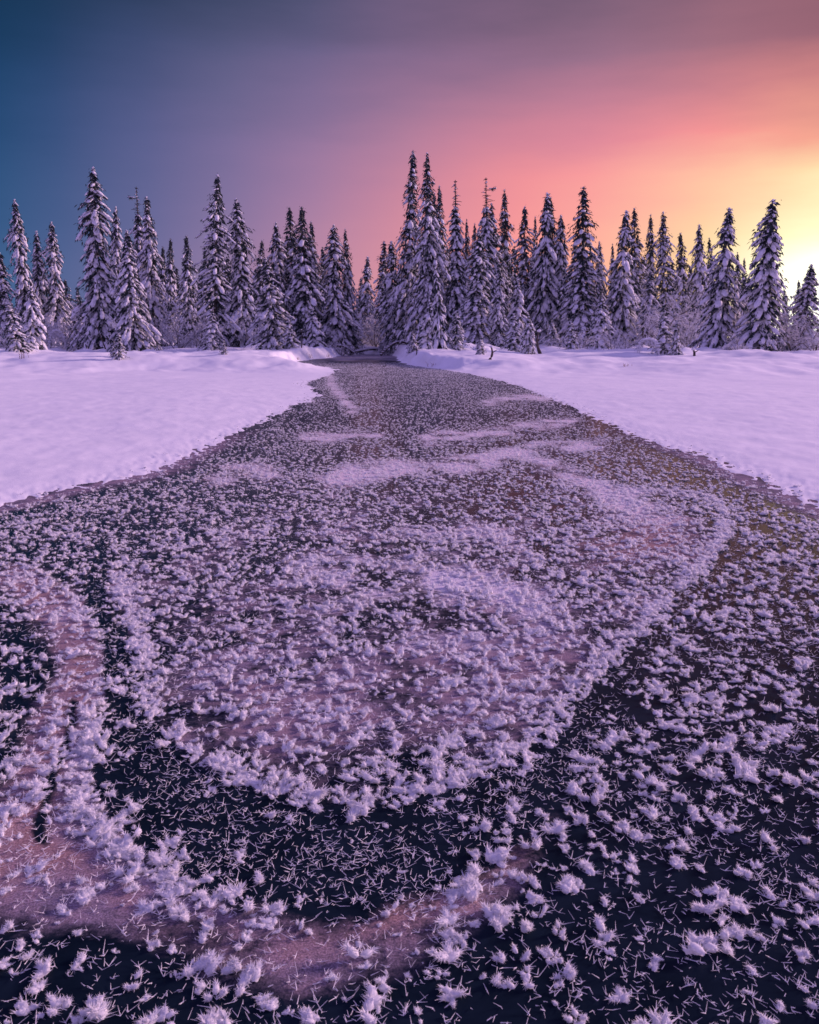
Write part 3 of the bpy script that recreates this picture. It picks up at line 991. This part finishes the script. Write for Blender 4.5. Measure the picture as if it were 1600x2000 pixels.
def twiggy(seed, H, spread, n_main, weep, thick=0.02, levels=3, kids=6, stem=True):
    """bare broadleaf growth covered with rime: trunk and twigs"""
    rs = np.random.RandomState(seed)
    tk, tw = Geo(), Geo()

    def grow(p, d, l, r, lev):
        pts, rr = [p], [r]
        for s in range(4):
            d = unit(d + rs.normal(size=3) * 0.20 + np.array([0, 0, -weep * (lev + 1) * 0.16]))
            p = p + d * l / 4
            pts.append(p)
            rr.append(r * (1 - (s + 1) / 4 * 0.75))
        (tk if lev == 0 and stem else tw).tube(pts, rr, 3 if lev else 6, False)
        if lev < levels:
            for k in range(kids if lev else kids + 2):
                i = rs.randint(1, 5)
                dd = unit(d * 0.8 + rs.normal(size=3) * 0.75 + np.array([0, 0, 0.25 - weep * .3]))
                grow(pts[i], dd, l * rs.uniform(.35, .6), max(rr[i] * .6, 0.013), lev + 1)
    for k in range(n_main):
        a = rs.uniform(0, 6.28)
        tilt = spread * (rs.uniform(.2, 1) if n_main > 1 else .05)
        grow(np.array([math.cos(a) * .12 * (n_main > 1), math.sin(a) * .12 * (n_main > 1), -0.05]), unit(np.array([math.cos(a) * tilt, math.sin(a) * tilt, 1])), H * rs.uniform(.6, .85), thick, 0)
    parts = []
    if tk.n:
        parts.append(('trunk', tk.mesh('trunk', M_BARK)))
    parts.append(('twigs', tw.mesh('twigs', M_RIME, False)))
    return {'H': H, 'parts': parts}


BIRCH = twiggy(5, 7.5, .3, 1, .55, .085, 3, 8)
SHRUB = [twiggy(70 + i, 2.2, .8, 6, .40, .024, 3, 4) for i in range(3)]


def put(pr, name, cat, px, Yd, h, label, group=None, wid=1.0, spin=0.0):
    x, y, z = place(px, Yd)
    e = bpy.data.objects.new(name, None)
    COL.objects.link(e)
    e.location = (x, y, z - .05)
    s = h / pr['H']
    e.scale = (s * wid, s * wid, s)
    e.rotation_euler = (0, 0, spin)
    tag(e, label, cat, group)
    for nm, me in pr['parts']:
        link(nm, me, e)
    return e


put(BIRCH, 'rimed_birch', 'birch', 1289, 57, 6.6, 'round-crowned rimed birch in front of the branchy spruce', None, 1.0, 1.0)
SG = 'rimed shrubs at the forest edge'
for i, (px, Yd, h, w, label) in enumerate([
    (12, 52, 1.7, 1.3, 'rimed shrub at the extreme left edge'),
    (95, 58, 2.6, 1.2, 'rimed shrub left of the bent birch arch'),
    (140, 62, 3.4, 1.2, 'tall bluish thicket shrub filling the dark gap of the left stand'),
    (165, 60, 3.0, 1.1, 'bluish shrub just left of the tallest left spruce'),
    (348, 58, 2.4, 1.2, 'rimed shrub below the small dark spruces'),
    (330, 60, 3.0, 1.0, 'bluish shrub right of the pink-lit spruce'),
    (385, 58, 2.6, 1.0, 'bluish shrub left of the tall shaggy spruce'),
    (498, 60, 2.0, 1.0, 'rimed shrub between the full snowy spruce and the broad one'),
    (665, 64, 2.2, 1.2, 'bluish shrub on the left lip of the creek mouth'),
    (700, 74, 3.2, 1.3, 'dim bluish shrub at the back of the creek gap'),
    (735, 72, 3.2, 1.2, 'dim bluish shrub under the dark spruce of the creek gap'),
    (1100, 55, 1.7, 1.3, 'pale low shrub below the big shaggy spruce'),
    (1140, 52, 1.6, 1.5, 'wide snowy shrub left of the plump young spruce'),
    (1195, 50, 1.4, 1.4, 'low mushroom-shaped shrub right of the plump young spruce'),
    (1218, 48, 0.9, 1.6, 'low twiggy shrub on the snow left of the bent birch'),
    (1250, 56, 3.2, 1.1, 'shaded rimed thicket left of the birch'),
    (1345, 55, 2.2, 1.1, 'rimed shrub right of the two young spruces'),
    (1440, 47, 1.2, 1.5, 'low shrub between the feet of the two broad snowy spruces'),
    (1530, 54, 3.6, 1.3, 'pinkish tangle of rimed branches right of the glowing spruce'),
    (1550, 50, 2.4, 1.3, 'lower pinkish tangle left of the spruce at the right edge'),
    (1595, 48, 2.2, 1.3, 'rimed shrub at the extreme right edge'),
]):
    put(SHRUB[i % 3], 'rimed_shrub', 'shrub', px, Yd, h, label, SG, w, i * 1.3)


def arch(px0, px1, top_py, base_py, label, seed):
    """a young birch bowed to the ground by its snow"""
    rs = np.random.RandomState(seed)
    Yd = ground_at((px0 + px1) / 2, base_py)
    x0, y0, z0 = place(px0, Yd)
    x1, y1, z1 = place(px1, Yd + .4)
    _, tz = tip_point(px0, top_py, Yd)
    H = tz - z0
    e = bpy.data.objects.new('bowed_birch', None)
    COL.objects.link(e)
    e.location = (x0, y0, z0)
    tag(e, label, 'birch', 'birches bowed by snow')
    st, hg = Geo(), Geo()
    pts = []
    for i in range(15):
        s = i / 14
        pts.append(np.array([(x1 - x0) * (1 - math.cos(math.pi * s)) / 2 * 1.0, .4 * s, H * math.sin(math.pi * min(s * 1.0, 1)) ** .7 * (1 - .12 * s) + (z1 - z0) * s - .06]))
    st.tube(pts, [0.055 - .035 * i / 14 for i in range(15)], 6)
    for i in range(60):
        s = rs.uniform(.18, 1)
        p = pts[int(s * 14)]
        l = min(rs.uniform(.25, .7) * H * .55, max(p[2], .1))
        q_ = p + np.array([rs.normal() * .10, rs.normal() * .10, -l])
        hg.tube([p, (p + q_) / 2 + rs.normal(size=3) * .05, q_], [.022, .018, .008], 4, False)
    link('stem', st.mesh('stem', M_RIME), e)
    link('twigs', hg.mesh('twigs', M_RIME, False), e)
    sn = Geo()
    for i in range(1, 12):
        sn.add(DOMES[i % 6] * np.array([.13, .08, .08]) + pts[i] + np.array([0, 0, .05]), DF)
    link('snow_clumps', sn.mesh('snow_clumps', M_TSNOW), e)


arch(97, 131, 640, 680, 'birch bowed into a hoop in front of the dark gap, left', 1)
arch(1287, 1245, 662, 694, 'birch bowed to the snow beside the two young spruces', 2)


def stub(px, py, h, lean, label, name='dead_stub', r=.06, curve=.2, snow=True):
    Yd = ground_at(px, py)
    x, y, z = place(px, Yd)
    e = bpy.data.objects.new(name, None)
    COL.objects.link(e)
    e.location = (x, y, z - .05)
    tag(e, label, 'stump', 'dead stubs standing in the snow')
    g = Geo()
    n = 7
    pts = [np.array([lean * h * (i / n) + curve * h * math.sin(3.1 * i / n), 0, h * i / n]) for i in range(n + 1)]
    g.tube(pts, [r * (1 - .55 * i / n) * (1 + .12 * math.sin(i * 2.3)) for i in range(n + 1)], 7)
    g.tube([pts[4], pts[4] + np.array([.5 * r * 6, 0, .3 * r * 6])], [r * .4, r * .15], 5)
    link('wood', g.mesh('wood', M_BARK), e)
    if snow:
        s = Geo()
        s.add(DOMES[1] * np.array([r * 1.3, r * 1.3, r * 1.2]) + pts[-1], DF)
        link('snow_cap', s.mesh('snow_cap', M_TSNOW), e)


stub(956, 703, .55, .10, 'short bent dark stub on the right bank near the creek', r=.06, curve=.15)
stub(1056, 691, 1.15, -.10, 'taller curved stump with a snow cap on the right bank', r=.09, curve=-.12)
stub(1187, 680, .75, .05, 'thin straight stub under the mushroom-shaped shrub', r=.05, curve=.03, snow=False)
stub(589, 680, 1.1, .02, 'thin upright stick in the snow on the left bank', r=.035, curve=.03)
stub(207, 682, 1.6, -.34, 'pale leaning pole below the tallest left spruce', r=.045, curve=.0, snow=False)
stub(1356, 696, .32, -.2, 'small broken stub poking out of the open snow, right', r=.07, curve=.1)
stub(813, 694, .45, .05, 'little dark peg on the snow at the creek mouth', r=.035, curve=.05)


def fallen(p0, p1, r, label, sag=0.0, snow=1.0):
    e = bpy.data.objects.new('fallen_log', None)
    COL.objects.link(e)
    e.location = p0
    tag(e, label, 'log', 'logs fallen across the creek mouth')
    d = np.array(p1) - np.array(p0)
    g, s = Geo(), Geo()
    pts = [d * i / 8 + np.array([0, 0, sag * math.sin(math.pi * i / 8)]) for i in range(9)]
    g.tube(pts, [r * (1 - .4 * i / 8) for i in range(9)], 8)
    link('wood', g.mesh('wood', M_BARK), e)
    if snow:
        for i in range(16):
            q_ = d * i / 15.5 + np.array([0, 0, sag * math.sin(math.pi * i / 15.5) + r * .75])
            s.add(DOMES[i % 6] * np.array([np.linalg.norm(d) / 22, r * 1.05, r * .8 * snow]) + q_, DF)
        link('snow_clumps', s.mesh('snow_clumps', M_TSNOW), e)


def pt(px, py, Yd):
    tx, tz = tip_point(px, py, Yd)
    return (tx, Yd, tz)


fallen(pt(744, 693, 62), pt(800, 672, 64), .09, 'pale arched branch rising from the ice onto the right bank', .45, .7)
fallen(pt(696, 687, 67), pt(752, 683, 72), .10, 'snow-topped log lying across the end of the creek', .1, 1.3)
fallen(pt(648, 674, 64), pt(692, 690, 64), .08, 'thin snowy trunk slanting down from the left bank', .2, .8)

# dry grass poking through the snow
M_STRAW, t, p, _ = mat('dry grass')
t.links.new(ramp(t, noise(t, 6, 2), [(0.3, (0.16, 0.09, 0.06)), (0.7, (0.34, 0.22, 0.15))]), p.inputs['Base Color'])
p.inputs['Roughness'].default_value = 0.8
for i, (px, py, hh, label) in enumerate([
    (47, 700, .42, 'dry reddish stems alone on the open snow, far left'), (603, 701, .30, 'dry grass tuft on the snowy lip of the left bank, middle one'),
    (585, 704, .26, 'dry grass tuft on the snowy lip of the left bank, leftmost'), (640, 697, .32, 'dry grass tuft on the snowy lip of the left bank, nearest the creek end'),
    (846, 716, .24, 'small dry grass tuft at the foot of the right bank'), (1222, 716, .16, 'flat dry stalks on the open snow, right bank')]):
    rg = np.random.RandomState(300 + i)
    Yd = ground_at(px, py)
    e = bpy.data.objects.new('dry_grass', None)
    COL.objects.link(e)
    e.location = place(px, Yd)
    tag(e, label, 'grass tuft', 'dry grass poking through the snow', 'thing')
    for k in range(9):
        g = Geo()
        a_ = rg.uniform(0, 6.28)
        ln_ = hh * rg.uniform(.5, 1.1)
        sp = rg.uniform(.1, .6)
        b_ = np.array([rg.normal() * .12, rg.normal() * .08, -.03])
        g.tube([b_, b_ + np.array([math.cos(a_) * sp * ln_ * .35, math.sin(a_) * sp * ln_ * .35, ln_ * .6]), b_ + np.array([math.cos(a_) * sp * ln_, math.sin(a_) * sp * ln_, ln_ * .9])], [.008, .006, .003], 3, False)
        link('blade', g.mesh('blade', M_STRAW), e)

# ------------------------------------------------------------------ frost flowers


def flower(seed, n=330, tilt=.35, flat=1.0):
    """a fluffy tuft of feathery crystal plumes, about one unit across"""
    rs = np.random.RandomState(seed)
    g = Geo()
    m = rs.choice([2, 3, 4, 5, 7])
    an = rs.uniform(0, 6.283) + np.arange(m) * 6.283 / m + rs.normal(size=m) * .3
    out = rs.uniform(.25, .95, m)
    ld = unit(np.stack([np.cos(an) * out, np.sin(an) * out + tilt, rs.uniform(.35, .95, m) * flat], -1))
    lb = np.stack([rs.normal(size=m) * .11, rs.normal(size=m) * .17, np.zeros(m)], -1)
    ll = rs.uniform(.28, .55, m)
    for k in range(m):                                    # the dense heart of each plume
        c = DOMES[rs.randint(6)] * np.array([.10, .10, .5 * ll[k]])
        ax = ld[k]
        sx_ = unit(np.cross(ax, [0.3, 0.1, 1.0]))
        sy_ = np.cross(ax, sx_)
        g.add(lb[k] + c[:, :1] * sx_ + c[:, 1:2] * sy_ + (c[:, 2:] + .2 * ll[k]) * ax, DF)
    w = rs.randint(0, m, n)
    t_ = rs.rand(n) ** 1.2
    base = lb[w] + ld[w] * (ll[w] * .62 * t_)[:, None]
    d = unit(ld[w] * rs.uniform(.35, 1.3, n)[:, None] + rs.normal(size=(n, 3)) * .55)
    d[:, 2] = np.where(base[:, 2] < .1, np.abs(d[:, 2]), d[:, 2])
    ln = rs.uniform(.09, .26, n) * (1.15 - .4 * t_)
    wd = rs.uniform(.012, .028, n)
    side = unit(np.cross(d, rs.normal(size=(n, 3))))
    mid = base + d * (ln * .5)[:, None]
    tip = base + d * ln[:, None] + rs.normal(size=(n, 3)) * .02
    tip[:, 2] = np.maximum(tip[:, 2], .01)
    s = side * wd[:, None] * .5
    v = np.stack([base, mid + s, tip, mid - s], 1).reshape(-1, 3)
    f = np.arange(n)[:, None] * 4
    g.add(v, np.concatenate([f + np.array([[0, 1, 2]]), f + np.array([[0, 2, 3]])]))
    return g.mesh('frost_flower', M_FROST, True)


FLOWERS = [flower(200 + i, 300 + 40 * (i % 3), (.1, .3, .55)[i % 3], (.55, .8, 1.1, .4)[i % 4]) for i in range(14)]

rs = np.random.RandomState(77)
cell = 0.053
P = []
for y0, y1 in ((1.1, 46.0),):
    ny = int((y1 - y0) / cell)
    for iy in range(ny):
        y = y0 + iy * cell
        half = min(6.0, 0.62 * y + 0.7)
        xs = np.arange(-half, half, cell)
        P.append(np.stack([xs + rs.uniform(-.5, .5, len(xs)) * cell, y + rs.uniform(-.5, .5, len(xs)) * cell], -1))
P = np.concatenate(P)
_, _, D, u, v, sd = pattern(P[:, 0], P[:, 1])
clus = fbm(P[:, 0] * 9, P[:, 1] * 7, 2, 91)
ok = (sd > -0.40) & (rs.rand(len(P)) < (1 - .25 * (1 - ss(v, 780, 980))) * np.where(sd < .02, .40 * ss(sd, -.40, .05), 1) * np.clip(D * 0.70 + 0.26 * clus * np.clip(D * 2, 0, 1), 0.0, .97))
P, u, v, D = P[ok], u[ok], v[ok], D[ok]
size = 0.060 * np.clip(rs.lognormal(-.08, .36, len(P)), .45, 1.45) * (0.82 + .30 * np.clip(D, 0, 1))
size *= (1 + 0.12 * ss(v, 1450, 1900)) * (0.60 + 0.40 * ss(v, 800, 1100))
rotz = rs.normal(0, .75, len(P))
var = rs.randint(0, len(FLOWERS), len(P))
xs, ys = [], []
for iy in range(int((11 - 1.1) / .05)):
    y = 1.1 + iy * .05
    q_ = np.arange(-(.6 * y + .4), .6 * y + .4, .05)
    xs.append(q_ + rs.uniform(-.5, .5, len(q_)) * .05)
    ys.append(y + rs.uniform(-.5, .5, len(q_)) * .05)
Q = np.stack([np.concatenate(xs), np.concatenate(ys)], -1)
_, _, D2, u2_, v2_, sd2 = pattern(Q[:, 0], Q[:, 1])
ok = (sd2 > .0) & (rs.rand(len(Q)) < np.clip(.20 * D2 + .06 + .30 * fbm(Q[:, 0] * 3, Q[:, 1] * 3, 2, 123), .02, .6))
Q, D2, u2_, v2_ = Q[ok], D2[ok], u2_[ok], v2_[ok]
P, D, u, v = np.concatenate([P, Q]), np.concatenate([D, D2]), np.concatenate([u, u2_]), np.concatenate([v, v2_])
size = np.concatenate([size, .032 * rs.lognormal(0, .3, len(Q))])
rotz = np.concatenate([rotz, rs.uniform(-3.1, 3.1, len(Q))])
var = np.concatenate([var, rs.randint(0, len(FLOWERS), len(Q))])
for line, wd_ in ((RIM1, .018), (RIM2, .02), (RIM3, .022)):          # ridges of frost grown along old cracks
    wl = [at(*q_) for q_ in line]
    pts_ = []
    for (ax, ay), (bx, by) in zip(wl[:-1], wl[1:]):
        k = max(2, int(math.hypot(bx - ax, by - ay) / .0060))
        tt = rs.rand(k)
        pts_.append(np.stack([ax + (bx - ax) * tt + rs.normal(0, wd_, k), ay + (by - ay) * tt + rs.normal(0, wd_, k)], -1))
    Q = np.concatenate(pts_)
    Q = Q[rs.rand(len(Q)) < np.clip(np.where(Q[:, 1] < 2.75, .38, .66) + .75 * fbm(Q[:, 0] * 5, Q[:, 1] * 5, 2, 7), .04, 1)]
    uq, vq = plan(Q[:, 0], Q[:, 1])
    P, D, u, v = np.concatenate([P, Q]), np.concatenate([D, np.ones(len(Q))]), np.concatenate([u, uq]), np.concatenate([v, vq])
    size = np.concatenate([size, .044 * rs.lognormal(0, .3, len(Q))])
    rotz = np.concatenate([rotz, rs.uniform(-3.1, 3.1, len(Q))])
    var = np.concatenate([var, rs.randint(0, len(FLOWERS), len(Q))])
shp = np.stack([rs.uniform(.75, 1.3, len(P)), rs.uniform(.8, 1.45, len(P)), rs.uniform(.55, 1.05, len(P))], -1)
tlt = rs.normal(0, .16, (len(P), 2))
zP = np.maximum(terrain(P[:, 0], P[:, 1]), 0.0)
inview = (u > -20) & (u < 1620) & (v < 2020) & (v > 0)
dist = np.hypot(P[:, 0], P[:, 1])
order = np.argsort(-(size / dist) * inview)[:300]
big = np.zeros(len(P), bool)
big[order] = True


def zone(u, v):
    if seg_dist(np.array([u]), np.array([v]), DARK1)[0] < 60:
        return 'feathery frost flower growing in the black curved band of bare ice', 'frost flowers in the black curved band'
    if seg_dist(np.array([u]), np.array([v]), ARC)[0] < 60:
        return 'feathery frost flower on the rusty arc of stained ice near the bottom', 'frost flowers on the rusty arc'
    if u > 1000 and v > 1250:
        return 'feathery frost flower on the black ice at the lower right', 'frost flowers on the lower right black ice'
    if v > 1820:
        return 'large feathery frost flower along the bottom edge of the picture', 'frost flowers along the bottom edge'
    if u < 330:
        return 'feathery frost flower on the dusty ice at the lower left', 'frost flowers on the lower left ice'
    if v < 1560:
        return 'feathery frost flower within the pale disc of dusty ice', 'frost flowers on the pale disc'
    return 'feathery frost flower between the black band and the rusty arc', 'frost flowers between band and arc'


srcs = {}
seen_zone = set()
for i in order:
    o = link('frost_flower', FLOWERS[var[i]], None, (P[i, 0], P[i, 1], zP[i]))
    s = float(size[i])
    o.scale = tuple(float(q_) * s for q_ in shp[i])
    o.rotation_euler = (float(tlt[i, 0]), float(tlt[i, 1]), float(rotz[i]))
    lb, gp = zone(u[i], v[i])
    if gp not in seen_zone:                               # the largest of each place
        seen_zone.add(gp)
        lb = 'largest ' + lb.replace('large ', '')
    tag(o, lb, 'frost flower', gp)
    srcs.setdefault(int(var[i]), o)
assert len(srcs) == len(FLOWERS)

# all the smaller ones, one mass
rest = ~big
pm = make_mesh('frost', np.concatenate([P[rest], zP[rest][:, None]], 1), None, None, True, M_FROST,
               {'size': ('FLOAT_VECTOR', size[rest][:, None] * shp[rest]), 'turn': ('FLOAT_VECTOR', np.concatenate([tlt[rest], rotz[rest][:, None]], -1)), 'form': ('INT', var[rest])})
fo = tag(link('frost_flowers', pm), 'small feathery frost flowers spread over the dark ice', 'frost', kind='stuff')
ng = bpy.data.node_groups.new('frost spread', 'GeometryNodeTree')
ng.interface.new_socket('Geometry', in_out='INPUT', socket_type='NodeSocketGeometry')
ng.interface.new_socket('Geometry', in_out='OUTPUT', socket_type='NodeSocketGeometry')
gi, go = ng.nodes.new('NodeGroupInput'), ng.nodes.new('NodeGroupOutput')


def named(nm, ty):
    n = ng.nodes.new('GeometryNodeInputNamedAttribute')
    n.data_type = ty
    n.inputs['Name'].default_value = nm
    return n.outputs['Attribute']


a_size, a_turn, a_form = named('size', 'FLOAT_VECTOR'), named('turn', 'FLOAT_VECTOR'), named('form', 'INT')
jn = ng.nodes.new('GeometryNodeJoinGeometry')
for k, ob in srcs.items():
    oi = ng.nodes.new('GeometryNodeObjectInfo')
    oi.transform_space = 'ORIGINAL'
    oi.inputs['Object'].default_value = ob
    oi.inputs['As Instance'].default_value = False
    cmp_ = ng.nodes.new('FunctionNodeCompare')
    cmp_.data_type = 'INT'
    cmp_.operation = 'EQUAL'
    ng.links.new(a_form, cmp_.inputs[2])
    cmp_.inputs[3].default_value = k
    ip = ng.nodes.new('GeometryNodeInstanceOnPoints')
    ng.links.new(gi.outputs[0], ip.inputs['Points'])
    ng.links.new(cmp_.outputs[0], ip.inputs['Selection'])
    ng.links.new(oi.outputs['Geometry'], ip.inputs['Instance'])
    ng.links.new(a_turn, ip.inputs['Rotation'])
    ng.links.new(a_size, ip.inputs['Scale'])
    ng.links.new(ip.outputs[0], jn.inputs[0])
ng.links.new(jn.outputs[0], go.inputs[0])
md = fo.modifiers.new('spread', 'NODES')
md.node_group = ng

# loose ice needles between the flowers
n = 72000
yy = 1.15 + (9.5 - 1.15) * rs.rand(n) ** 1.35
xx = rs.uniform(-1, 1, n) * (0.56 * yy + .25)
_, _, D, u, v, sd = pattern(xx, yy)
ok = (sd > .02) & (rs.rand(n) < np.clip(.85 - .35 * D + .7 * fbm(xx * 5, yy * 4, 3, 99), .08, 1) * (1.15 - ss(yy, 5, 9.5)) * (1 - .68 * ss(v, 1600, 1900)))
xx, yy = xx[ok], yy[ok]
rep_ = rs.choice([1, 1, 2, 3, 4], len(xx))
xx, yy = np.repeat(xx, rep_), np.repeat(yy, rep_)
n = len(xx)
a = rs.uniform(0, 6.283, n)
up = np.abs(rs.normal(.1, .6, n))
d = unit(np.stack([np.cos(a), np.sin(a) * 1.0, up], -1))
ln = np.clip(rs.lognormal(-4.45, .45, n), .004, .034)
w = rs.uniform(.0005, .0011, n)
b = np.stack([xx, yy, np.full(n, .0015)], -1)
s = unit(np.cross(d, np.array([0, 0, 1.0]))) * w[:, None]
h = np.cross(s, d)
h = h / (np.linalg.norm(h, axis=1, keepdims=True) + 1e-9) * w[:, None]
tp = b + d * ln[:, None]
V = np.stack([b - s, b + s, b + h * 1.4, tp - s * .35, tp + s * .35, tp + h * .5], 1).reshape(-1, 3)
f = np.arange(n)[:, None] * 6
F = np.concatenate([f + np.array([k]) for k in ((0, 3, 5), (0, 5, 2), (1, 2, 5), (1, 5, 4))])
tag(link('ice_needles', make_mesh('ice_needles', V, F, None, False, M_FROST)), 'loose white ice needles strewn between the frost flowers', 'ice needles', kind='stuff')
print('flowers', len(P), 'needles', n)
